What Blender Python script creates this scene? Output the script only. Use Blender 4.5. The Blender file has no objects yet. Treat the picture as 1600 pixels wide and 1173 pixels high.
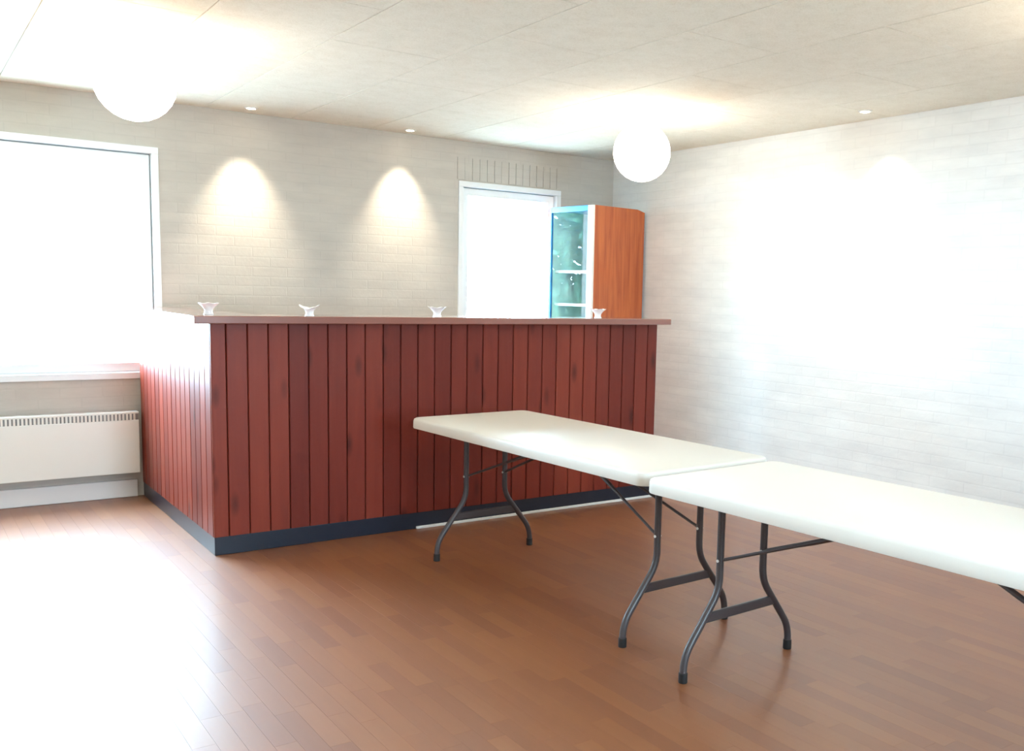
import bpy, bmesh, math, random
from mathutils import Vector, Matrix

random.seed(7)
SC = bpy.context.scene
COL = SC.collection
R = math.radians

# ------------------------------------------------------------------ camera
FPX, YAW, PITCH, ROLL, CAMH = 1494.2, 0.64205, -0.11324, 0.02555, 1.4023
PCX, PCY = 942.4, 630.3
cam_d = bpy.data.cameras.new('camera')
cam_d.sensor_width = 36.0
cam_d.lens = FPX * 36.0 / 1600.0
cam_d.shift_x = (800 - PCX) / 1600.0
cam_d.shift_y = (PCY - 586.5) / 1600.0
cam_d.clip_start = 0.05
cam = bpy.data.objects.new('camera', cam_d)
COL.objects.link(cam)
_F = Vector((math.sin(YAW) * math.cos(PITCH), math.cos(YAW) * math.cos(PITCH), math.sin(PITCH)))
_R = Vector((math.cos(YAW), -math.sin(YAW), 0))
_U = _R.cross(_F)
_R2 = _R * math.cos(ROLL) + _U * math.sin(ROLL)
_U2 = -_R * math.sin(ROLL) + _U * math.cos(ROLL)
CAMP = Vector((0, 0, CAMH))
cam.matrix_world = Matrix((( _R2.x, _U2.x, -_F.x, 0), (_R2.y, _U2.y, -_F.y, 0), (_R2.z, _U2.z, -_F.z, CAMH), (0, 0, 0, 1)))
SC.camera = cam


def project(P):
    dv = Vector(P) - CAMP
    z = dv.dot(_F)
    if z < 0.05:
        return None
    return (PCX + FPX * dv.dot(_R2) / z, PCY - FPX * dv.dot(_U2) / z, z)


# ------------------------------------------------------------------ light, world, exposure
SKY = 60.0
GLOBE = 16.0
SPOT_W = 85.0
w = bpy.data.worlds.new('overcast_sky')
SC.world = w
w.use_nodes = True
bg = w.node_tree.nodes['Background']
bg.inputs[0].default_value = (0.58, 0.81, 1.0, 1)
bg.inputs[1].default_value = SKY
SC.view_settings.view_transform = 'Standard'
SC.view_settings.look = 'None'
SC.view_settings.exposure = 0.34
SC.view_settings.gamma = 1.0
SC.view_settings.use_curve_mapping = False

# room measures (metres); X along the back wall, Y into the room, camera at the origin
XL, XR = -1.6, 5.156
YN, YB = -1.6, 6.83
H = 2.568
WT = 0.30
# windows in the back wall: x0, x1, z0, z1 of the opening (the outer edge of the white frame)
W1 = (-0.35, 1.45, 0.78, 2.275)
W2 = (3.635, 4.60, 0.86, 2.262)
# an added, unseen window behind the viewer for fill daylight: x0, x1, z0, z1
W_FILL = (1.4, 2.4, 0.78, 2.275)


def portal(name, loc, rot, sx, sz):
    l = bpy.data.lights.new(name, 'AREA')
    l.shape = 'RECTANGLE'
    l.size, l.size_y = sx, sz
    l.cycles.is_portal = True
    o = bpy.data.objects.new(name, l)
    COL.objects.link(o)
    o.location = loc
    o.rotation_euler = rot
    return o


for (a, b, c, e) in (W1, W2):
    portal('sky_portal', ((a + b) / 2, YB + WT + 0.02, (c + e) / 2), (R(-90), 0, 0), b - a, e - c)
for (a, b, c, e) in (W_FILL,):
    portal('sky_portal', ((a + b) / 2, YN - WT - 0.02, (c + e) / 2), (R(90), 0, 0), b - a, e - c)


# ------------------------------------------------------------------ materials
def nodes(name):
    m = bpy.data.materials.new(name)
    m.use_nodes = True
    nt = m.node_tree
    b = nt.nodes['Principled BSDF']
    return m, nt, b


def N(nt, t, **kw):
    n = nt.nodes.new(t)
    for k, v in kw.items():
        if k.startswith('i_'):
            key = k[2:]
            key = int(key) if key.isdigit() else key.replace('_', ' ')
            n.inputs[key].default_value = v
        else:
            setattr(n, k, v)
    return n


def L(nt, a, b):
    nt.links.new(a, b)


def ramp(nt, stops):
    n = nt.nodes.new('ShaderNodeValToRGB')
    e = n.color_ramp.elements
    while len(e) < len(stops):
        e.new(0.5)
    for i, (p, c) in enumerate(stops):
        e[i].position = p
        e[i].color = (*c, 1)
    return n


def plain(name, col, rough=0.5, metal=0.0, coat=0.0, spec=0.5, bump=0.0, bscale=200, var=0.0, vscale=6):
    m, nt, b = nodes(name)
    b.inputs['Base Color'].default_value = (*col, 1)
    b.inputs['Roughness'].default_value = rough
    b.inputs['Metallic'].default_value = metal
    b.inputs['Coat Weight'].default_value = coat
    b.inputs['Specular IOR Level'].default_value = spec
    tc = N(nt, 'ShaderNodeTexCoord')
    if var:
        nz = N(nt, 'ShaderNodeTexNoise', i_Scale=vscale, i_Detail=5.0)
        L(nt, tc.outputs['Object'], nz.inputs['Vector'])
        lo = tuple(c * (1 - var) for c in col)
        hi = tuple(min(1, c * (1 + var)) for c in col)
        r = ramp(nt, [(0.3, lo), (0.7, hi)])
        L(nt, nz.outputs['Fac'], r.inputs[0])
        L(nt, r.outputs[0], b.inputs['Base Color'])
    if bump:
        nz = N(nt, 'ShaderNodeTexNoise', i_Scale=bscale, i_Detail=3.0)
        L(nt, tc.outputs['Object'], nz.inputs['Vector'])
        bp = N(nt, 'ShaderNodeBump', i_Strength=bump, i_Distance=0.002)
        L(nt, nz.outputs['Fac'], bp.inputs['Height'])
        L(nt, bp.outputs[0], b.inputs['Normal'])
    return m


def wood(name, c_dark, c_mid, c_light, axis='Z', rough=0.35, coat=0.0, per='object', knots=False, gscale=1.0, coat_rough=0.1, spec=0.5):
    """grain runs along axis; each board gets its own tone and its own stretch of grain"""
    m, nt, b = nodes(name)
    geo = N(nt, 'ShaderNodeNewGeometry')
    if per == 'object':
        oi = N(nt, 'ShaderNodeObjectInfo')
        rnd = oi.outputs['Random']
    else:
        rnd = geo.outputs['Random Per Island']
    sc = {'X': (1.2, 22, 22), 'Y': (22, 1.2, 22), 'Z': (22, 22, 1.2)}[axis]
    mul = N(nt, 'ShaderNodeVectorMath', operation='MULTIPLY')
    mul.inputs[1].default_value = tuple(s * gscale for s in sc)
    L(nt, geo.outputs['Position'], mul.inputs[0])
    off = N(nt, 'ShaderNodeVectorMath', operation='ADD')
    cmb = N(nt, 'ShaderNodeMath', operation='MULTIPLY', i_1=91.7)
    L(nt, rnd, cmb.inputs[0])
    cx = N(nt, 'ShaderNodeCombineXYZ')
    for k in range(3):
        L(nt, cmb.outputs[0], cx.inputs[k])
    L(nt, mul.outputs[0], off.inputs[0])
    L(nt, cx.outputs[0], off.inputs[1])
    nz = N(nt, 'ShaderNodeTexNoise', i_Scale=1.0, i_Detail=6.0, i_Roughness=0.6, i_Distortion=0.6)
    L(nt, off.outputs[0], nz.inputs['Vector'])
    # tone of the board, shifted by the grain
    a = N(nt, 'ShaderNodeMath', operation='MULTIPLY_ADD', i_1=0.55, i_2=-0.28)
    L(nt, nz.outputs['Fac'], a.inputs[0])
    t = N(nt, 'ShaderNodeMath', operation='MULTIPLY_ADD', i_1=0.62, i_2=0.19)
    L(nt, rnd, t.inputs[0])
    s = N(nt, 'ShaderNodeMath', operation='ADD')
    L(nt, a.outputs[0], s.inputs[0])
    L(nt, t.outputs[0], s.inputs[1])
    r = ramp(nt, [(0.0, c_dark), (0.5, c_mid), (1.0, c_light)])
    L(nt, s.outputs[0], r.inputs[0])
    out = r.outputs[0]
    if knots:
        mk = N(nt, 'ShaderNodeVectorMath', operation='MULTIPLY')
        ks = {'X': (3.2, 9.5, 9.5), 'Y': (9.5, 3.2, 9.5), 'Z': (9.5, 9.5, 3.2)}[axis]
        mk.inputs[1].default_value = ks
        L(nt, geo.outputs['Position'], mk.inputs[0])
        ad = N(nt, 'ShaderNodeVectorMath', operation='ADD')
        L(nt, mk.outputs[0], ad.inputs[0])
        L(nt, cx.outputs[0], ad.inputs[1])
        vo = N(nt, 'ShaderNodeTexVoronoi', i_Scale=0.85, i_Randomness=1.0)
        L(nt, ad.outputs[0], vo.inputs['Vector'])
        kr = ramp(nt, [(0.05, (1, 1, 1)), (0.22, (0, 0, 0))])
        L(nt, vo.outputs['Distance'], kr.inputs[0])
        ml = N(nt, 'ShaderNodeMath', operation='MULTIPLY', i_1=0.75)
        L(nt, kr.outputs[0], ml.inputs[0])
        mx = N(nt, 'ShaderNodeMixRGB')
        L(nt, ml.outputs[0], mx.inputs[0])
        L(nt, out, mx.inputs[1])
        mx.inputs[2].default_value = (*[c * 0.35 for c in c_dark], 1)
        out = mx.outputs[0]
    L(nt, out, b.inputs['Base Color'])
    b.inputs['Roughness'].default_value = rough
    b.inputs['Specular IOR Level'].default_value = spec
    b.inputs['Coat Weight'].default_value = coat
    b.inputs['Coat Roughness'].default_value = coat_rough
    bp = N(nt, 'ShaderNodeBump', i_Strength=0.06, i_Distance=0.002)
    L(nt, nz.outputs['Fac'], bp.inputs['Height'])
    L(nt, bp.outputs[0], b.inputs['Normal'])
    return m


def wall_mat(name, base, axis):
    """whitewashed brick: courses only just readable under thick paint"""
    m, nt, b = nodes(name)
    geo = N(nt, 'ShaderNodeNewGeometry')
    sp = N(nt, 'ShaderNodeSeparateXYZ')
    L(nt, geo.outputs['Position'], sp.inputs[0])
    cb = N(nt, 'ShaderNodeCombineXYZ')
    L(nt, sp.outputs[0 if axis == 'X' else 1], cb.inputs[0])
    L(nt, sp.outputs[2], cb.inputs[1])
    br = N(nt, 'ShaderNodeTexBrick', offset=0.5)
    br.inputs['Color1'].default_value = (*[c * 0.985 for c in base], 1)
    br.inputs['Color2'].default_value = (*[min(1, c * 1.01) for c in base], 1)
    br.inputs['Mortar'].default_value = (*[c * 0.965 for c in base], 1)
    br.inputs['Scale'].default_value = 1.0
    br.inputs['Mortar Size'].default_value = 0.006
    br.inputs['Mortar Smooth'].default_value = 0.6
    br.inputs['Brick Width'].default_value = 0.24
    br.inputs['Row Height'].default_value = 0.0667
    L(nt, cb.outputs[0], br.inputs['Vector'])
    mul = N(nt, 'ShaderNodeVectorMath', operation='MULTIPLY')
    mul.inputs[1].default_value = (2.2, 2.2, 9)
    L(nt, geo.outputs['Position'], mul.inputs[0])
    nz = N(nt, 'ShaderNodeTexNoise', i_Scale=1.0, i_Detail=6.0, i_Roughness=0.62)
    L(nt, mul.outputs[0], nz.inputs['Vector'])
    r = ramp(nt, [(0.3, (0.86, 0.86, 0.87)), (0.7, (1, 1, 1))])
    L(nt, nz.outputs['Fac'], r.inputs[0])
    mx = N(nt, 'ShaderNodeMixRGB', blend_type='MULTIPLY')
    mx.inputs[0].default_value = 1
    L(nt, br.outputs['Color'], mx.inputs[1])
    L(nt, r.outputs[0], mx.inputs[2])
    L(nt, mx.outputs[0], b.inputs['Base Color'])
    b.inputs['Roughness'].default_value = 0.75
    nz2 = N(nt, 'ShaderNodeTexNoise', i_Scale=45.0, i_Detail=4.0)
    L(nt, geo.outputs['Position'], nz2.inputs['Vector'])
    h = N(nt, 'ShaderNodeMath', operation='MULTIPLY_ADD', i_1=-0.6)
    L(nt, br.outputs['Fac'], h.inputs[0])
    L(nt, nz2.outputs['Fac'], h.inputs[2])
    bp = N(nt, 'ShaderNodeBump', i_Strength=0.16, i_Distance=0.004)
    L(nt, h.outputs[0], bp.inputs['Height'])
    L(nt, bp.outputs[0], b.inputs['Normal'])
    return m


def ceiling_mat():
    m, nt, b = nodes('wood_wool_board')
    geo = N(nt, 'ShaderNodeNewGeometry')
    nz = N(nt, 'ShaderNodeTexNoise', i_Scale=55.0, i_Detail=6.0, i_Roughness=0.7, i_Distortion=2.5)
    L(nt, geo.outputs['Position'], nz.inputs['Vector'])
    nz2 = N(nt, 'ShaderNodeTexNoise', i_Scale=9.0, i_Detail=5.0, i_Roughness=0.7)
    L(nt, geo.outputs['Position'], nz2.inputs['Vector'])
    ad = N(nt, 'ShaderNodeMath', operation='ADD')
    L(nt, nz.outputs['Fac'], ad.inputs[0])
    dm = N(nt, 'ShaderNodeMath', operation='MULTIPLY_ADD', i_1=0.45, i_2=0.275)
    L(nt, nz2.outputs['Fac'], dm.inputs[0])
    L(nt, dm.outputs[0], ad.inputs[1])
    hf = N(nt, 'ShaderNodeMath', operation='MULTIPLY', i_1=0.5)
    L(nt, ad.outputs[0], hf.inputs[0])
    r = ramp(nt, [(0.36, (0.72, 0.65, 0.53)), (0.5, (0.85, 0.79, 0.68)), (0.62, (0.91, 0.86, 0.76))])
    L(nt, hf.outputs[0], r.inputs[0])
    L(nt, r.outputs[0], b.inputs['Base Color'])
    b.inputs['Roughness'].default_value = 0.95
    b.inputs['Specular IOR Level'].default_value = 0.1
    bp = N(nt, 'ShaderNodeBump', i_Strength=0.5, i_Distance=0.004)
    L(nt, nz.outputs['Fac'], bp.inputs['Height'])
    L(nt, bp.outputs[0], b.inputs['Normal'])
    return m


def glass_mat(name, tint=(0.97, 1, 1)):
    m = bpy.data.materials.new(name)
    m.use_nodes = True
    nt = m.node_tree
    nt.nodes.clear()
    out = N(nt, 'ShaderNodeOutputMaterial')
    tr = N(nt, 'ShaderNodeBsdfTransparent')
    tr.inputs[0].default_value = (*tint, 1)
    gl = N(nt, 'ShaderNodeBsdfGlossy', i_Roughness=0.01)
    lw = N(nt, 'ShaderNodeLayerWeight', i_Blend=0.5)      # Schlick, the same from both sides
    pw = N(nt, 'ShaderNodeMath', operation='POWER', i_1=5.0)
    L(nt, lw.outputs['Facing'], pw.inputs[0])
    fr = N(nt, 'ShaderNodeMath', operation='MULTIPLY_ADD', i_1=0.95, i_2=0.04)
    L(nt, pw.outputs[0], fr.inputs[0])
    mx = N(nt, 'ShaderNodeMixShader')
    L(nt, fr.outputs[0], mx.inputs[0])
    L(nt, tr.outputs[0], mx.inputs[1])
    L(nt, gl.outputs[0], mx.inputs[2])
    L(nt, mx.outputs[0], out.inputs[0])
    return m


def emit(name, col, strength):
    m, nt, b = nodes(name)
    b.inputs['Base Color'].default_value = (0.9, 0.88, 0.82, 1)
    b.inputs['Roughness'].default_value = 0.6
    b.inputs['Emission Color'].default_value = (*col, 1)
    b.inputs['Emission Strength'].default_value = strength
    return m


FLOOR_D, FLOOR_M, FLOOR_L = (0.170, 0.044, 0.007), (0.205, 0.058, 0.009), (0.245, 0.076, 0.013)
M = {
    'board': wood('floor_board_lacquer', FLOOR_D, FLOOR_M, FLOOR_L, 'Y', rough=0.55, coat=0.45, coat_rough=0.22, spec=0.9, gscale=1.2),
    'board_stuff': wood('floor_board_lacquer_far', FLOOR_D, FLOOR_M, FLOOR_L, 'Y', rough=0.55, coat=0.45, coat_rough=0.22, spec=0.9, per='island', gscale=1.2),
    'subfloor': plain('subfloor_dark', (0.06, 0.035, 0.02), 0.9),
    'ceiling': ceiling_mat(),
    'ceiling_back': plain('ceiling_void', (0.16, 0.13, 0.10), 0.95),
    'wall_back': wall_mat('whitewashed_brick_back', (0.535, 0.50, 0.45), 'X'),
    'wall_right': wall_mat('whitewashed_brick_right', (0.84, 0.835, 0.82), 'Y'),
    'wall_plain': plain('plain_wall_paint', (0.66, 0.63, 0.57), 0.8, bump=0.2, bscale=60),
    'frame': plain('white_window_paint', (0.80, 0.84, 0.86), 0.35),
    'gasket': plain('grey_window_gasket', (0.34, 0.42, 0.46), 0.6),
    'glass': glass_mat('window_glass'),
    'base': plain('white_baseboard_paint', (0.82, 0.81, 0.80), 0.45),
    'plank': wood('red_stained_pine', (0.12, 0.014, 0.008), (0.19, 0.027, 0.015), (0.265, 0.044, 0.022), 'Z', rough=0.42, coat=0.05, spec=0.25, knots=True, coat_rough=0.12),
    'top': wood('red_stained_counter', (0.13, 0.036, 0.024), (0.20, 0.060, 0.040), (0.27, 0.085, 0.055), 'X', rough=0.30, coat=1.0, coat_rough=0.07),
    'carcass': plain('bar_carcass_board', (0.10, 0.022, 0.012), 0.6),
    'plinth': plain('navy_black_plinth', (0.010, 0.014, 0.028), 0.32),
    'strip': plain('white_gap_light', (0.80, 0.80, 0.78), 0.4),  # white stands for light leaking under the plinth
    'plastic': plain('white_table_plastic', (0.76, 0.745, 0.70), 0.38, bump=0.12, bscale=260),
    'steel': plain('grey_brown_steel', (0.060, 0.048, 0.050), 0.36, spec=0.5),
    'rubber': plain('black_rubber', (0.012, 0.011, 0.011), 0.6),
    'rad': plain('cream_radiator_enamel', (0.80, 0.80, 0.75), 0.35),
    'slot': plain('radiator_slot_dark', (0.26, 0.27, 0.27), 0.7),
    'cab_wood': wood('orange_veneer', (0.12, 0.018, 0.006), (0.34, 0.066, 0.018), (0.78, 0.23, 0.055), 'Z', rough=0.30, coat=0.4, gscale=1.4),
    'cab_white': plain('cabinet_white_paint', (0.82, 0.82, 0.80), 0.35),
    'cab_blue': plain('cabinet_blue_lining', (0.04, 0.26, 0.60), 0.4),
    'cab_cyan': plain('cabinet_cyan_lining', (0.55, 0.92, 0.94), 0.4, var=0.18, vscale=7),
    'china': plain('white_glazed_china', (0.86, 0.87, 0.88), 0.18),
    'globe': emit('lit_paper_globe', (1.0, 0.89, 0.72), GLOBE),
    'lens': emit('lit_spot_lens', (1.0, 0.88, 0.66), 30),
    'white_metal': plain('white_lacquer_metal', (0.80, 0.79, 0.76), 0.3),
    'bark': plain('tree_bark', (0.10, 0.075, 0.055), 0.9, bump=0.6, bscale=30),
    'leaf': plain('green_leaf', (0.075, 0.21, 0.13), 0.5, var=0.5, vscale=3),
    'ground': plain('pale_gravel', (0.62, 0.62, 0.60), 0.9, bump=0.4, bscale=30, var=0.1, vscale=20),
}

_c = M['china'].node_tree.nodes['Principled BSDF']
_c.inputs['Base Color'].default_value = (0.95, 0.95, 0.95, 1)


# ------------------------------------------------------------------ mesh helpers
def add_box(bm, x0, x1, y0, y1, z0, z1, mi=0):
    vs = [bm.verts.new((x, y, z)) for z in (z0, z1) for y in (y0, y1) for x in (x0, x1)]
    for f in ((0, 2, 3, 1), (4, 5, 7, 6), (0, 1, 5, 4), (2, 6, 7, 3), (0, 4, 6, 2), (1, 3, 7, 5)):
        fc = bm.faces.new([vs[i] for i in f])
        fc.material_index = mi
    return vs


def add_prism(bm, pts, d0, d1, axis='Z'):
    """extrude a 2-D outline (ccw) along an axis"""
    def P(p, t):
        return {'Z': (p[0], p[1], t), 'Y': (p[0], t, p[1]), 'X': (t, p[0], p[1])}[axis]
    a = [bm.verts.new(P(p, d0)) for p in pts]
    b = [bm.verts.new(P(p, d1)) for p in pts]
    n = len(pts)
    bm.faces.new(a[::-1])
    bm.faces.new(b)
    for i in range(n):
        j = (i + 1) % n
        bm.faces.new((a[i], a[j], b[j], b[i]))


def add_tube(bm, pts, r, seg=12, cap=True):
    pts = [Vector(p) for p in pts]
    n = len(pts)
    rings = []
    up = None
    for i, p in enumerate(pts):
        t = (pts[min(i + 1, n - 1)] - pts[max(i - 1, 0)]).normalized()
        if up is None:
            up = t.orthogonal().normalized()
        up = (up - t * up.dot(t)).normalized()
        s = t.cross(up)
        rr = r[i] if isinstance(r, (list, tuple)) else r
        rings.append([bm.verts.new(p + up * rr * math.cos(2 * math.pi * k / seg) + s * rr * math.sin(2 * math.pi * k / seg)) for k in range(seg)])
    for i in range(n - 1):
        for k in range(seg):
            k2 = (k + 1) % seg
            bm.faces.new((rings[i][k], rings[i][k2], rings[i + 1][k2], rings[i + 1][k]))
    if cap:
        bm.faces.new(rings[0][::-1])
        bm.faces.new(rings[-1])


def add_lathe(bm, prof, seg=32, c=(0, 0, 0)):
    rings = []
    for (r, z) in prof:
        if r < 1e-6:
            rings.append([bm.verts.new((c[0], c[1], c[2] + z))])
        else:
            rings.append([bm.verts.new((c[0] + r * math.cos(2 * math.pi * k / seg), c[1] + r * math.sin(2 * math.pi * k / seg), c[2] + z)) for k in range(seg)])
    for a, b in zip(rings[:-1], rings[1:]):
        for k in range(seg):
            k2 = (k + 1) % seg
            if len(a) == 1:
                bm.faces.new((a[0], b[k2], b[k]))
            elif len(b) == 1:
                bm.faces.new((a[k], a[k2], b[0]))
            else:
                bm.faces.new((a[k], a[k2], b[k2], b[k]))


def mesh_of(name, bm, mats, smooth=False, recalc=True):
    if recalc:
        bmesh.ops.recalc_face_normals(bm, faces=bm.faces)
    me = bpy.data.meshes.new(name)
    bm.to_mesh(me)
    bm.free()
    for m in (mats if isinstance(mats, (list, tuple)) else [mats]):
        me.materials.append(M[m] if isinstance(m, str) else m)
    if smooth:
        for p in me.polygons:
            p.use_smooth = True
    return me


def link(name, me, parent=None, loc=None, rotz=None):
    o = bpy.data.objects.new(name, me)
    COL.objects.link(o)
    if parent is not None:
        o.parent = parent
    if loc is not None:
        o.location = loc
    if rotz is not None:
        o.rotation_euler = (0, 0, rotz)
    return o


def obj(name, bm, mats, parent=None, smooth=False, bevel=0.0, loc=None, angle=35, segs=2):
    o = link(name, mesh_of(name, bm, mats, smooth or bevel > 0), parent, loc)
    if bevel > 0:
        md = o.modifiers.new('bevel', 'BEVEL')
        md.width = bevel
        md.segments = segs
        md.limit_method = 'ANGLE'
        md.angle_limit = R(30)
    if smooth or bevel > 0:
        for e in o.data.edges:
            pass
        o.data.set_sharp_from_angle(angle=R(angle))
    return o


def box(name, b, mats, parent=None, bevel=0.0):
    bm = bmesh.new()
    add_box(bm, *b)
    return obj(name, bm, mats, parent, bevel=bevel)


def tag(o, label=None, cat=None, group=None, kind=None):
    if label:
        o['label'] = label
    if cat:
        o['category'] = cat
    if group:
        o['group'] = group
    if kind:
        o['kind'] = kind
    return o


def empty(name, loc=(0, 0, 0), rz=0.0):
    o = bpy.data.objects.new(name, None)
    COL.objects.link(o)
    o.empty_display_size = 0.2
    o.location = loc
    o.rotation_euler = (0, 0, rz)
    return o


# ------------------------------------------------------------------ the ground outside
o = box('ground', (-25, 25, -20, 30, -0.35, -0.25), 'ground')
tag(o, kind='structure')

# a leafy tree in the garden, seen only as a reflection in the cabinet glass
tree = empty('garden_tree', (2.68, 8.1, -0.25))
tag(tree, 'leafy green tree outside, mirrored in the glass of the display cabinet', 'tree')
bm = bmesh.new()
add_tube(bm, [(0, 0, 0), (0.04, 0.02, 0.5), (-0.02, 0.05, 1.1), (0.05, 0, 1.9)], [0.10, 0.08, 0.07, 0.04], 10)
for k in range(9):
    a = k * 2.4
    add_tube(bm, [(0, 0.02, 0.8 + 0.12 * k), (0.25 * math.cos(a), 0.25 * math.sin(a), 1.0 + 0.13 * k), (0.5 * math.cos(a), 0.5 * math.sin(a), 1.1 + 0.15 * k)], [0.04, 0.025, 0.01], 6)
obj('trunk', bm, 'bark', tree, smooth=True)
bm = bmesh.new()
rt = random.Random(3)
for k in range(5200):
    cl = rt.choice(((0, 0, 1.75, 0.7), (-0.3, 0.1, 1.35, 0.5), (0.35, 0, 1.4, 0.5), (0.05, -0.1, 2.35, 0.5), (0.2, 0.2, 0.9, 0.5), (-0.2, 0, 0.75, 0.5)))
    dv = Vector((rt.gauss(0, 1), rt.gauss(0, 1), rt.gauss(0, 1))).normalized() * cl[3] * rt.random() ** 0.4
    p = Vector(cl[:3]) + dv
    a = Vector((rt.gauss(0, 1), rt.gauss(0, 1), rt.gauss(0, 0.6))).normalized()
    b_ = a.orthogonal().normalized()
    q = rt.uniform(0.05, 0.085)
    bm.faces.new([bm.verts.new(v) for v in (p - a * q, p + b_ * q * 0.45, p + a * q, p - b_ * q * 0.45)])
tag(obj('foliage', bm, 'leaf', tree), kind='stuff')

# ------------------------------------------------------------------ floor: strips of lacquered wood running along Y
floor = box('floor', (XL, XR, YN, YB, -0.10, -0.014), 'subfloor')
tag(floor, 'orange brown lacquered strip floor of the hall', kind='structure')
BW = 0.070
LENS = (0.34, 0.42, 0.50, 0.58)


def board_bm(bm, x0, x1, y0, y1):
    c, dz = 0.00002, 0.00002
    lo = [bm.verts.new(p) for p in ((x0, y0, -0.014), (x1, y0, -0.014), (x1, y1, -0.014), (x0, y1, -0.014))]
    md = [bm.verts.new(p) for p in ((x0, y0, -dz), (x1, y0, -dz), (x1, y1, -dz), (x0, y1, -dz))]
    tp = [bm.verts.new(p) for p in ((x0 + c, y0 + c, 0), (x1 - c, y0 + c, 0), (x1 - c, y1 - c, 0), (x0 + c, y1 - c, 0))]
    bm.faces.new(tp)
    for i in range(4):
        j = (i + 1) % 4
        bm.faces.new((lo[i], lo[j], md[j], md[i]))
        bm.faces.new((md[i], md[j], tp[j], tp[i]))


boards = []
nx = int((XR - XL) / BW)
for i in range(nx + 1):
    x0 = XR - (i + 1) * BW
    if x0 < XL:
        break
    y = YN - random.uniform(0, 0.4)
    while y < YB:
        ln = random.choice(LENS)
        a, b = max(y, YN), min(y + ln, YB)
        if b - a > 0.01:
            boards.append((x0, a, b))
        y += ln
seen = []
for k, (x0, a, b) in enumerate(boards):
    ps = [project((x, y, 0)) for x, y in ((x0, a), (x0 + BW, a), (x0 + BW, b), (x0, b))]
    area = 0
    hidden = (x0 + BW / 2 > 1.29 and (a + b) / 2 > 5.0)
    if all(ps) and not hidden:
        cx = sum(p[0] for p in ps) / 4
        cy = sum(p[1] for p in ps) / 4
        if 13 < cx < 1587 and cy < 1173:
            area = 0.5 * abs(sum(ps[i][0] * ps[(i + 1) % 4][1] - ps[(i + 1) % 4][0] * ps[i][1] for i in range(4)))
    seen.append((area, k))
near = {k for ar, k in sorted(seen, reverse=True)[:300] if ar > 0}
cache = {}
bm_far = bmesh.new()
GAP = 0.0005
for k, (x0, a, b) in enumerate(boards):
    if k in near:
        ln = round(b - a, 4)
        if ln not in cache:
            bm = bmesh.new()
            board_bm(bm, GAP / 2, BW - GAP / 2, GAP / 2, ln - GAP / 2)
            cache[ln] = mesh_of('floor_board', bm, 'board')
        link('floor_board', cache[ln], floor, (x0, a, 0))
    else:
        board_bm(bm_far, x0 + GAP / 2, x0 + BW - GAP / 2, a + GAP / 2, b - GAP / 2)
o = obj('far_floor_boards', bm_far, 'board_stuff', floor)
tag(o, kind='stuff')

# ------------------------------------------------------------------ ceiling: wood wool boards in staggered strips
ceil = box('ceiling', (XL, XR, YN, YB, H + 0.03, H + 0.18), 'ceiling_back')
tag(ceil, 'cream wood wool board ceiling with staggered joints', kind='structure')
PX, PY, PX0 = 0.578, 1.232, 0.0
cacheP = {}


def panel_mesh(wd, ln):
    key = (round(wd, 3), round(ln, 3))
    if key not in cacheP:
        bm = bmesh.new()
        c, dz, g = 0.0008, 0.0008, 0.0022
        x0, x1, y0, y1 = g, wd - g, g, ln - g
        hi = [bm.verts.new(p) for p in ((x0, y0, 0.03), (x1, y0, 0.03), (x1, y1, 0.03), (x0, y1, 0.03))]
        md = [bm.verts.new(p) for p in ((x0, y0, dz), (x1, y0, dz), (x1, y1, dz), (x0, y1, dz))]
        tp = [bm.verts.new(p) for p in ((x0 + c, y0 + c, 0), (x1 - c, y0 + c, 0), (x1 - c, y1 - c, 0), (x0 + c, y1 - c, 0))]
        bm.faces.new(tp[::-1])
        for i in range(4):
            j = (i + 1) % 4
            bm.faces.new((hi[j], hi[i], md[i], md[j]))
            bm.faces.new((md[j], md[i], tp[i], tp[j]))
        cacheP[key] = mesh_of('ceiling_board', bm, 'ceiling')
    return cacheP[key]


for i in range(-4, 10):
    x0, x1 = max(XL, i * PX), min(XR, (i + 1) * PX)
    if x1 - x0 < 0.02:
        continue
    st = 3.315 if i % 2 == 1 else 3.315 + PY / 2
    for j in range(-6, 5):
        y0, y1 = max(YN, st + j * PY), min(YB, st + (j + 1) * PY)
        if y1 - y0 < 0.02:
            continue
        link('ceiling_board', panel_mesh(x1 - x0, y1 - y0), ceil, (x0, y0, H))


# ------------------------------------------------------------------ walls
def wall_with_holes(bm, a0, a1, holes, d0, d1, z0, z1, along='X'):
    def bx(a, b, c, e):
        if along == 'X':
            add_box(bm, a, b, d0, d1, c, e)
        else:
            add_box(bm, d0, d1, a, b, c, e)
    cur = a0
    for (h0, h1, hz0, hz1) in sorted(holes):
        bx(cur, h0, z0, z1)
        bx(h0, h1, z0, hz0)
        bx(h0, h1, hz1, z1)
        cur = h1
    bx(cur, a1, z0, z1)


ZB, ZT = -0.25, H + 0.18
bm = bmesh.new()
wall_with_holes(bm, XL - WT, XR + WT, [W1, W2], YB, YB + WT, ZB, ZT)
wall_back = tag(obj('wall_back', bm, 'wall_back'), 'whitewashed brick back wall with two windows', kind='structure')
bm = bmesh.new()
add_box(bm, XR, XR + WT, YN - WT, YB, ZB, ZT)
wall_right = tag(obj('wall_right', bm, 'wall_right'), 'whitewashed brick wall on the right', kind='structure')
bm = bmesh.new()
add_box(bm, XL - WT, XL, YN - WT, YB, ZB, ZT)
tag(obj('wall_left', bm, 'wall_plain'), 'plain painted wall on the left', kind='structure')
bm = bmesh.new()
wall_with_holes(bm, XL, XR, [W_FILL], YN - WT, YN, ZB, ZT)
tag(obj('wall_front', bm, 'wall_plain'), 'plain painted wall behind the viewer', kind='structure')

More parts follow.
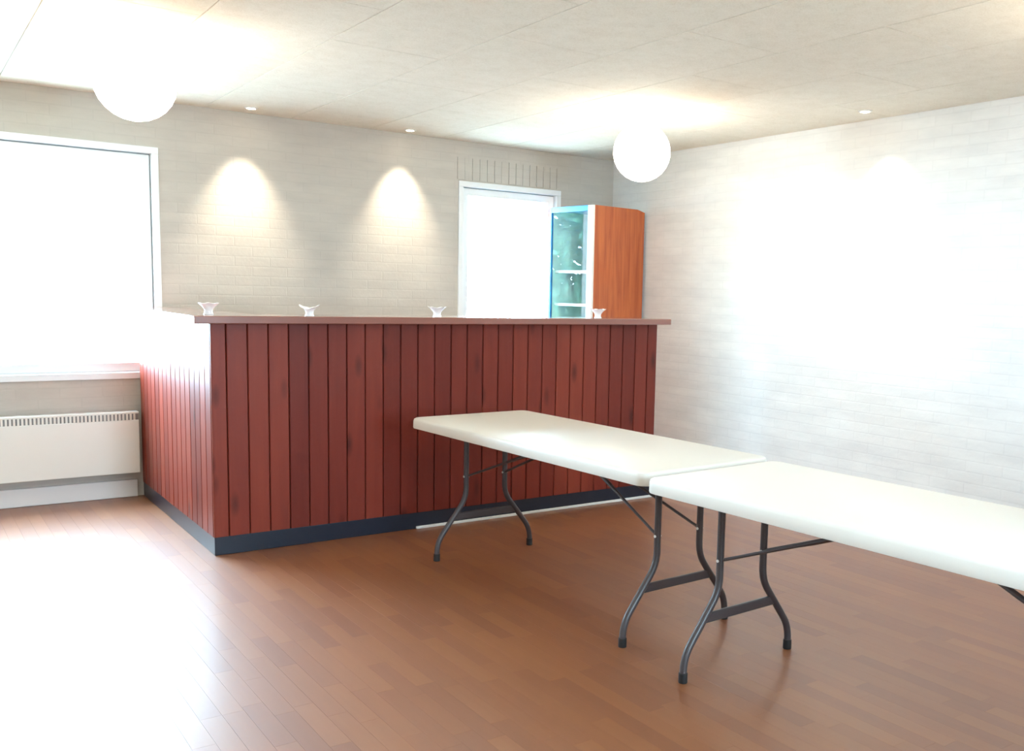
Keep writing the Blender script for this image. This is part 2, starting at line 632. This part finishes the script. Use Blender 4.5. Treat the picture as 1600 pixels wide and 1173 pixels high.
# soldier course of upright bricks over the far window, just proud of the wall
bm = bmesh.new()
add_box(bm, 0.004, 0.062, -0.004, 0.02, 0, 0.17)
sold = mesh_of('brick', bm, 'wall_back')
for k in range(15):
    link('brick', sold, wall_back, (3.62 + k * 0.0667, YB + random.uniform(-0.003, 0.002), W2[3] + 0.012))

# baseboards
for nm, b in (('baseboard_back', (XL, 1.27, YB - 0.018, YB, 0, 0.115)), ('baseboard_right', (XR - 0.016, XR, YN, 6.2, 0, 0.08))):
    tag(box(nm, b, 'base', bevel=0.004), 'painted baseboard along the ' + ('back' if 'back' in nm else 'right') + ' wall', kind='structure')


# ------------------------------------------------------------------ windows
def window(name, w, mullions, label, front=False):
    x0, x1, z0, z1 = w
    root = empty(name, ((x0 + x1) / 2, YN, z0), R(180)) if front else empty(name, ((x0 + x1) / 2, YB, z0))
    tag(root, label, kind='structure')
    ox, oz = (x0 + x1) / 2, z0

    def bx(nm, a, b, c, e, d0, d1, mat, par=root, bevel=0.003):
        o = box(nm, (a - ox, b - ox, d0, d1, c - oz, e - oz), mat, par, bevel)
        return o
    f = 0.042
    # fixed frame, a little proud of the wall
    bx('frame_rail', x0, x1, z1 - f, z1, -0.012, 0.10, 'frame')
    bx('frame_rail', x0, x1, z0, z0 + f, -0.012, 0.10, 'frame')
    bx('frame_post', x0, x0 + f, z0 + f, z1 - f, -0.012, 0.10, 'frame')
    bx('frame_post', x1 - f, x1, z0 + f, z1 - f, -0.012, 0.10, 'frame')
    edges = [x0 + f] + list(mullions) + [x1 - f]
    for mx in mullions:
        bx('mullion', mx - 0.03, mx + 0.03, z0 + f, z1 - f, 0.0, 0.10, 'frame')
    for a, b in zip(edges[:-1], edges[1:]):
        a2 = a + (0.03 if a in mullions else 0) + 0.006
        b2 = b - (0.03 if b in mullions else 0) - 0.006
        c2, e2 = z0 + f + 0.006, z1 - f - 0.006
        s = 0.055
        # dark rebate line between frame and sash, a plain white bead at the foot
        bx('bead', a2, b2, c2 - 0.006, c2, 0.03, 0.09, 'frame', bevel=0)
        bm = bmesh.new()
        for q in ((a2 - 0.006, a2, c2 - 0.006, e2 + 0.006), (b2, b2 + 0.006, c2 - 0.006, e2 + 0.006), (a2, b2, e2, e2 + 0.006)):
            add_box(bm, q[0] - ox, q[1] - ox, 0.045, 0.09, q[2] - oz, q[3] - oz)
        obj('gasket', bm, 'gasket', root)
        bm = bmesh.new()
        add_prism_frame(bm, a2 - ox, b2 - ox, c2 - oz, e2 - oz, s, 0.03, 0.085)
        sash = obj('sash', bm, 'frame', root, bevel=0.003)
        bm = bmesh.new()
        add_box(bm, a2 + s - 0.004 - ox, b2 - s + 0.004 - ox, 0.056, 0.060, c2 + s - 0.004 - oz, e2 - s + 0.004 - oz)
        obj('pane', bm, 'glass', sash)
    return root


def add_prism_frame(bm, x0, x1, z0, z1, s, d0, d1):
    o = [(x0, z0), (x1, z0), (x1, z1), (x0, z1)]
    i = [(x0 + s, z0 + s), (x1 - s, z0 + s), (x1 - s, z1 - s), (x0 + s, z1 - s)]
    A = [[bm.verts.new((p[0], d, p[1])) for p in q] for q in (o, i) for d in (d0, d1)]
    of, ob, jf, jb = A
    for k in range(4):
        n = (k + 1) % 4
        bm.faces.new((of[k], of[n], jf[n], jf[k]))
        bm.faces.new((ob[n], ob[k], jb[k], jb[n]))
        bm.faces.new((of[n], of[k], ob[k], ob[n]))
        bm.faces.new((jf[k], jf[n], jb[n], jb[k]))


window('window_1', W1, (), 'large white framed window above the radiator')
window('window_2', W2, (), 'smaller white framed window behind the bar counter')

window('fill_window', W_FILL, (), 'unseen window added behind the viewer for fill daylight', True)  # added out of view to brighten the bar front

# ------------------------------------------------------------------ radiator under the large window
rad = empty('radiator', (0.46, YB - 0.10, 0.172))
tag(rad, 'cream panel radiator with slotted top grille under the large window', 'radiator')
RX0, RX1, RH = -0.36, 0.812, 0.402
bm = bmesh.new()
add_box(bm, RX0, RX1, 0, 0.075, 0, RH - 0.054)
obj('front_panel', bm, 'rad', rad, bevel=0.004)
bm = bmesh.new()
add_box(bm, RX0 + 0.004, RX1 - 0.004, 0.006, 0.072, RH - 0.054, RH - 0.012)
obj('grille_back', bm, 'slot', rad)
bm = bmesh.new()
x = RX0
while x < RX1 - 0.012:
    add_box(bm, x, x + 0.0115, -0.0005, 0.02, RH - 0.053, RH - 0.012)
    x += 0.0215
obj('grille_bars', bm, 'rad', rad)
bm = bmesh.new()
add_box(bm, RX0, RX1, -0.001, 0.076, RH - 0.013, RH)
obj('top_rail', bm, 'rad', rad, bevel=0.002)
for bx_ in (-0.2, 0.6):
    box('bracket', (bx_, bx_ + 0.03, 0.075, 0.10, 0.05, RH - 0.06), 'white_metal', rad)

# ------------------------------------------------------------------ bar counter
BX0, BX1, BY, BYE, BH = 1.300, 4.250, 5.078, 6.808, 1.249
bar = empty('bar_counter', (BX0, BY, 0))
tag(bar, 'red brown plank bar counter with dark plinth and overhanging top', 'bar counter')
PLZ0, PLZ1 = 0.098, 1.209
# plinth
bm = bmesh.new()
pl = 0.004
add_prism(bm, [(pl, pl), (BX1 - BX0, pl), (BX1 - BX0, 0.20), (0.20, 0.20), (0.20, BYE - BY), (pl, BYE - BY)], 0.0, PLZ0)
obj('plinth', bm, 'plinth', bar, bevel=0.003)
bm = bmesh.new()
add_box(bm, 1.14, BX1 - BX0 - 0.004, -0.009, pl, 0.0, 0.016)  # painted strip in place of daylight showing under the plinth
tag(obj('gap_light_strip', bm, 'strip', bar, bevel=0.003), 'thin white strip standing for light through the gap under the plinth')
# carcass behind the planks
bm = bmesh.new()
t = 0.020
add_prism(bm, [(t, t), (BX1 - BX0 - 0.002, t), (BX1 - BX0 - 0.002, 0.24), (0.24, 0.24), (0.24, BYE - BY), (t, BYE - BY)], PLZ0, PLZ1)
obj('carcass', bm, 'carcass', bar)


def plank_mesh(wd):
    """upright board with chamfered long edges, its face towards -Y"""
    bm = bmesh.new()
    c, g = 0.0035, 0.0022
    out = [(g, t), (g, c * 1.2), (g + c, 0.0), (wd - g - c, 0.0), (wd - g, c * 1.2), (wd - g, t)]
    add_prism(bm, out, PLZ0, PLZ1)
    return mesh_of('plank', bm, 'plank')


PW = 0.1072
m_plank = plank_mesh(PW)
joints = [0.0, 1.378 - BX0]
while joints[-1] + PW < BX1 - BX0 - 0.03:
    joints.append(joints[-1] + PW)
joints.append(BX1 - BX0)
for a, b in zip(joints[:-1], joints[1:]):
    me = m_plank if abs(b - a - PW) < 1e-5 else plank_mesh(b - a)
    link('plank', me, bar, (a, random.uniform(-0.0006, 0.0006), 0))
y = 0.012
ns = 0
while y < BYE - BY - 0.02:
    wd = min(PW, BYE - BY - y)
    me = m_plank if abs(wd - PW) < 1e-5 else plank_mesh(wd)
    # face towards -X: turned by -90 degrees, so the run goes to +Y when placed from its far end
    link('plank', me, bar, (random.uniform(-0.0006, 0.0006), y + wd, 0), R(-90))
    y += wd
# top: an L of two boards
TX0, TY0 = 1.201 - BX0, 4.976 - BY
bm = bmesh.new()
add_prism(bm, [(TX0, TY0), (4.285 - BX0, TY0), (4.285 - BX0, 0.27), (0.27, 0.27), (0.27, BYE - BY), (TX0, BYE - BY)], PLZ1 + 0.0005, BH)
tag(obj('counter_top', bm, 'top', bar, bevel=0.004), 'smooth brown overhanging top')


# ------------------------------------------------------------------ four small white flared dishes on the bar top
def dish(loc, label, notch, rz):
    root = empty('flared_dish', loc, rz)
    tag(root, label, 'dish', 'small white dishes along the bar top')
    bm = bmesh.new()
    seg = 40
    prof = [(0.0, 0.0), (0.017, 0.0), (0.0185, 0.004), (0.0165, 0.012), (0.018, 0.022), (0.027, 0.034), (0.041, 0.046), (0.0435, 0.0475), (0.040, 0.0478), (0.025, 0.037), (0.014, 0.027), (0.0, 0.025)]
    add_lathe(bm, prof, seg)
    for v in bm.verts:
        r = math.hypot(v.co.x, v.co.y)
        if r > 0.02 and v.co.z > 0.025:
            an = math.atan2(v.co.y, v.co.x)
            k = (r - 0.02) / 0.023
            v.co.z += -notch * 0.016 * k * (0.5 + 0.5 * math.cos(2 * an + math.pi)) + 0.002 * k * math.cos(6 * an)
            f = 1 + 0.05 * math.cos(6 * an) * k
            v.co.x *= f
            v.co.y *= f
    root.scale = (1.22, 1.22, 1.22)
    obj('bowl', bm, 'china', root, smooth=True, angle=60)
    bm = bmesh.new()
    add_lathe(bm, [(0.0, 0), (0.0205, 0), (0.0205, 0.003), (0.0185, 0.005), (0.0, 0.005)], 32)
    obj('foot_ring', bm, 'china', root, smooth=True)
    return root


DZ = BH + 0.0002
dish((1.335, 5.23, DZ), 'small white flared dish on the corner of the bar top, nearest the large window', 0.0, 0.3)
dish((1.81, 5.07, DZ), 'small white dish with two raised lobes, second from the bar corner', 1.0, -0.62)
dish((2.565, 5.07, DZ), 'small white flared dish on the bar just left of the far window', 0.2, -0.4)
dish((3.73, 5.07, DZ), 'small white flared dish on the bar in front of the orange cabinet', 0.0, 0.2)

# ------------------------------------------------------------------ glazed cabinet in the corner behind the bar
CT = 0.13
cab = empty('display_cabinet', (4.535, 6.262, 0), CT)
tag(cab, 'tall orange wood cabinet with white front frame and glass door behind the bar', 'cabinet')
CW, CD, CH = 0.525, 0.595, 2.112      # width along local Y, depth along local X, height
tk = 0.018
ch = 0.045
bm = bmesh.new()
add_prism(bm, [(0.022, 0), (CD, 0), (CD, CH - 0.02), (CD - 0.085, CH), (0.022, CH)], 0, tk, 'Y')
obj('side_panel', bm, 'cab_wood', cab, bevel=0.001)
bm = bmesh.new()
add_prism(bm, [(0.022, 0), (CD, 0), (CD, CH - 0.02), (CD - 0.085, CH), (0.022, CH)], CW - tk, CW, 'Y')
s2 = obj('side_panel', bm, 'cab_wood', cab, bevel=0.001)
box('side_lining', (0.024, CD - tk, CW - tk - 0.003, CW - tk, 0.06, CH - 0.03), 'cab_cyan', cab)
box('back_panel', (CD - tk, CD - 0.004, tk, CW - tk, 0.02, CH - 0.03), 'cab_blue', cab)
box('top_panel', (0.022, CD - 0.09, tk, CW - tk, CH - 0.03, CH - 0.003), 'cab_blue', cab)
box('bottom_panel', (0.022, CD - tk, tk, CW - tk, 0.02, 0.06), 'cab_white', cab)
for z in (0.42, 0.78, 1.055, 1.312, 1.585):
    box('shelf', (0.05, CD - tk - 0.002, tk + 0.002, CW - tk - 0.004, z - 0.011, z + 0.011), 'cab_white', cab, bevel=0.001)
# door frame and pane
bm = bmesh.new()
add_box(bm, 0, 0.022, 0, 0.062, 0.0, CH)
obj('door_stile', bm, 'cab_white', cab, bevel=0.002)
bm = bmesh.new()
add_box(bm, 0, 0.022, CW - 0.022, CW, 0.0, CH)
obj('door_stile', bm, 'cab_blue', cab, bevel=0.002)
bm = bmesh.new()
add_box(bm, 0.001, 0.022, 0.062, CW - 0.022, CH - 0.045, CH)
tag(obj('door_rail', bm, 'cab_blue', cab, bevel=0.002), 'blue rail across the top of the door')
bm = bmesh.new()
add_box(bm, 0.001, 0.022, 0.062, CW - 0.022, 0.0, 0.07)
obj('door_rail', bm, 'cab_white', cab, bevel=0.002)
bm = bmesh.new()
add_box(bm, 0.009, 0.013, 0.060, CW - 0.020, 0.068, CH - 0.043)
obj('door_pane', bm, 'glass', cab)


# ------------------------------------------------------------------ folding tables
TW, TLN, TZ, TTH = 0.724, 1.8425, 0.740, 0.055


def rounded_rect(x0, x1, y0, y1, r, n=7):
    pts = []
    for cx, cy, a0 in ((x1 - r, y1 - r, 0), (x0 + r, y1 - r, 90), (x0 + r, y0 + r, 180), (x1 - r, y0 + r, 270)):
        for k in range(n + 1):
            a = R(a0 + 90 * k / n)
            pts.append((cx + r * math.cos(a), cy + r * math.sin(a)))
    return pts


def smooth_path(pts, rad, n=6):
    out = [Vector(pts[0])]
    for a, b, c in zip(pts[:-2], pts[1:-1], pts[2:]):
        a, b, c = Vector(a), Vector(b), Vector(c)
        d1, d2 = (a - b).normalized(), (c - b).normalized()
        p, q = b + d1 * rad, b + d2 * rad
        for k in range(n + 1):
            s = k / n
            out.append(p * (1 - s) ** 2 + b * 2 * s * (1 - s) + q * s * s)
    out.append(Vector(pts[-1]))
    return out


def folding_table(loc, ang, label):
    """local: length along -Y from 0 to -TLN, width along +X from 0 to TW"""
    root = empty('folding_table', (loc[0], loc[1], 0), ang)
    tag(root, label, 'table', 'white folding tables set end to end')
    # top with a rolled rim: rings of rounded rectangles
    bm = bmesh.new()
    prof = [(0.014, TZ - TTH), (0.002, TZ - TTH + 0.002), (0.0, TZ - TTH + 0.008), (0.001, TZ - 0.014), (0.004, TZ - 0.005), (0.012, TZ)]
    rings = []
    for ins, z in prof:
        rings.append([bm.verts.new((x, y, z)) for x, y in rounded_rect(ins, TW - ins, -TLN + ins, -ins, 0.05 - ins * 0.7)])
    n = len(rings[0])
    for a, b in zip(rings[:-1], rings[1:]):
        for k in range(n):
            bm.faces.new((a[k], a[(k + 1) % n], b[(k + 1) % n], b[k]))
    bm.faces.new(rings[-1])
    # recessed underside
    inner = [bm.verts.new((x, y, TZ - TTH + 0.0)) for x, y in rounded_rect(0.03, TW - 0.03, -TLN + 0.03, -0.03, 0.03)]
    deep = [bm.verts.new((x, y, TZ - 0.035)) for x, y in rounded_rect(0.034, TW - 0.034, -TLN + 0.034, -0.034, 0.03)]
    for k in range(n):
        k2 = (k + 1) % n
        bm.faces.new((rings[0][k2], rings[0][k], inner[k], inner[k2]))
        bm.faces.new((inner[k2], inner[k], deep[k], deep[k2]))
    bm.faces.new(deep[::-1])
    obj('tabletop', bm, 'plastic', root, smooth=True, angle=40)
    zt = TZ - 0.034
    xa, xb, fa, fb = 0.241, 0.483, 0.068, 0.654
    for yy, sgn in ((-0.172, -1), (-TLN + 0.172, 1)):
        for (xv, xf) in ((xa, fa), (xb, fb)):
            bm = bmesh.new()
            path = smooth_path([(xv, yy, zt), (xv, yy, 0.315), (xf, yy, 0.095), (xf, yy, 0.0)], 0.055)
            add_tube(bm, path, 0.0142, 12)
            leg = obj('leg', bm, 'steel', root, smooth=True, angle=60)
            bm = bmesh.new()
            add_lathe(bm, [(0.0, 0.0), (0.0165, 0.0), (0.0172, 0.004), (0.0168, 0.036), (0.0150, 0.038), (0.0, 0.038)], 16, (xf, yy, 0.0))
            obj('foot_cap', bm, 'rubber', leg, smooth=True)
            # screw heads where the brace meets the leg
            bm = bmesh.new()
            add_tube(bm, [(xv - 0.016, yy, 0.43), (xv + 0.016, yy, 0.43)], 0.006, 8)
            obj('rivet', bm, 'white_metal', leg)
            # brace running up to the middle of the underside
            bm = bmesh.new()
            mid = Vector((TW / 2 + (0.02 if xv > 0.36 else -0.02), -TLN / 2 - sgn * 0.05, zt - 0.012))
            st = Vector((xv, yy, 0.43))
            add_tube(bm, [st, st + (mid - st) * 0.45, st + (mid - st) * 0.55, mid], [0.0062, 0.0068, 0.0095, 0.0095], 10)
            obj('brace', bm, 'steel', root, smooth=True)
            box('leg_mount', (xv - 0.03, xv + 0.03, yy - 0.03, yy + 0.03, zt - 0.016, zt + 0.0), 'plastic', root, bevel=0.004)
        # flat lower bar joining the two legs
        bm = bmesh.new()
        zc = 0.222
        x1 = xa + (fa - xa) * (0.315 - zc) / 0.22
        x2 = xb + (fb - xb) * (0.315 - zc) / 0.22
        add_box(bm, x1 + 0.004, x2 - 0.004, yy - 0.007, yy + 0.007, zc - 0.019, zc + 0.019)
        cb = obj('lower_crossbar', bm, 'steel', root, bevel=0.004)
        # tube across the top of the leg frame
        bm = bmesh.new()
        add_tube(bm, [(0.05, yy, zt - 0.014), (TW - 0.05, yy, zt - 0.014)], 0.012, 10)
        obj('pivot_tube', bm, 'steel', root, smooth=True)
    bm = bmesh.new()
    add_box(bm, TW / 2 - 0.05, TW / 2 + 0.05, -TLN / 2 - 0.09, -TLN / 2 + 0.09, zt - 0.006, zt)
    add_box(bm, TW / 2 - 0.05, TW / 2 - 0.044, -TLN / 2 - 0.09, -TLN / 2 + 0.09, zt - 0.028, zt - 0.006)
    add_box(bm, TW / 2 + 0.044, TW / 2 + 0.05, -TLN / 2 - 0.09, -TLN / 2 + 0.09, zt - 0.028, zt - 0.006)
    obj('brace_bracket', bm, 'steel', root)
    return root


folding_table((2.1607, 4.5746), 0.0442, 'white plastic folding table standing next to the bar counter')
folding_table((2.1935, 2.6734), 0.0482, 'white plastic folding table nearest the viewer, cut off by the right edge')


# ------------------------------------------------------------------ lamps
def globe_lamp(loc, r, label):
    root = empty('globe_lamp', (loc[0], loc[1], H))
    tag(root, label, 'lamp', 'white paper globe lamps under the ceiling')
    zc = loc[2] - H
    bm = bmesh.new()
    prof = [(0.035, r * 0.985)]
    nr = 26
    for k in range(1, nr):
        a = math.pi * (0.06 + 0.94 * k / nr)
        rr = r * (1.0 if k % 2 else 0.992)
        prof.append((rr * math.sin(a), rr * math.cos(a)))
    prof.append((0.0, -r))
    add_lathe(bm, prof, 48, (0, 0, zc))
    obj('shade', bm, 'globe', root, smooth=True, angle=60)
    bm = bmesh.new()
    add_tube(bm, [(0, 0, zc + r * 0.80), (0, 0, -0.02)], 0.004, 8)
    obj('cord', bm, 'white_metal', root)
    bm = bmesh.new()
    add_lathe(bm, [(0.0, 0.0), (0.045, 0.0), (0.045, -0.012), (0.02, -0.03), (0.0, -0.03)], 24)
    obj('ceiling_rose', bm, 'white_metal', root, smooth=True)
    bm = bmesh.new()
    add_tube(bm, [(math.cos(k * math.pi / 12) * 0.035, math.sin(k * math.pi / 12) * 0.035, zc + r * 0.985) for k in range(25)], 0.003, 6, False)
    obj('top_ring', bm, 'white_metal', root)
    return root


globe_lamp((0.975, 5.02, 2.338), 0.182, 'round white glowing paper globe lamp over the floor by the large window')
globe_lamp((3.93, 4.91, 2.315), 0.184, 'round white glowing paper globe lamp over the bar near the right wall')


globe_lamp((3.93, 1.65, 2.315), 0.184, 'added paper globe lamp out of view above the near folding table, for fill light')  # extra unseen globe, added to brighten ceiling and right wall
globe_lamp((0.975, 1.65, 2.338), 0.182, 'added paper globe lamp out of view above the viewer, for fill light')  # second unseen globe, added for more light in the room


def downlight(x, y, aim, label):
    root = empty('downlight', (x, y, H))
    tag(root, label, 'spotlight', 'small round downlights along the walls')
    bm = bmesh.new()
    add_lathe(bm, [(0.028, 0.0), (0.043, 0.0), (0.043, -0.004), (0.036, -0.008), (0.030, -0.008), (0.028, -0.004), (0.028, 0.0)], 32)
    obj('trim_ring', bm, 'white_metal', root, smooth=True)
    bm = bmesh.new()
    add_lathe(bm, [(0.0, -0.012), (0.018, -0.010), (0.029, -0.004), (0.029, 0.0), (0.0, 0.0)], 24)
    obj('lens', bm, 'lens', root, smooth=True)
    l = bpy.data.lights.new('downlight_beam', 'SPOT')
    l.energy = SPOT_W
    l.color = (1.0, 0.88, 0.68)
    l.spot_size = R(64)
    l.spot_blend = 1.0
    l.shadow_soft_size = 0.02
    o = bpy.data.objects.new('downlight_beam', l)
    COL.objects.link(o)
    o.parent = root
    o.location = (0, 0, -0.02)
    o.rotation_euler = Vector(aim).to_track_quat('-Z', 'Y').to_euler()
    return root


downlight(1.979, 6.605, (0, 0.15, -1), 'small lit ceiling downlight near the large window')
downlight(3.134, 6.640, (0, 0.15, -1), 'small lit ceiling downlight between the two windows')
downlight(4.884, 3.914, (0.34, 0, -1), 'small lit ceiling downlight along the right wall')
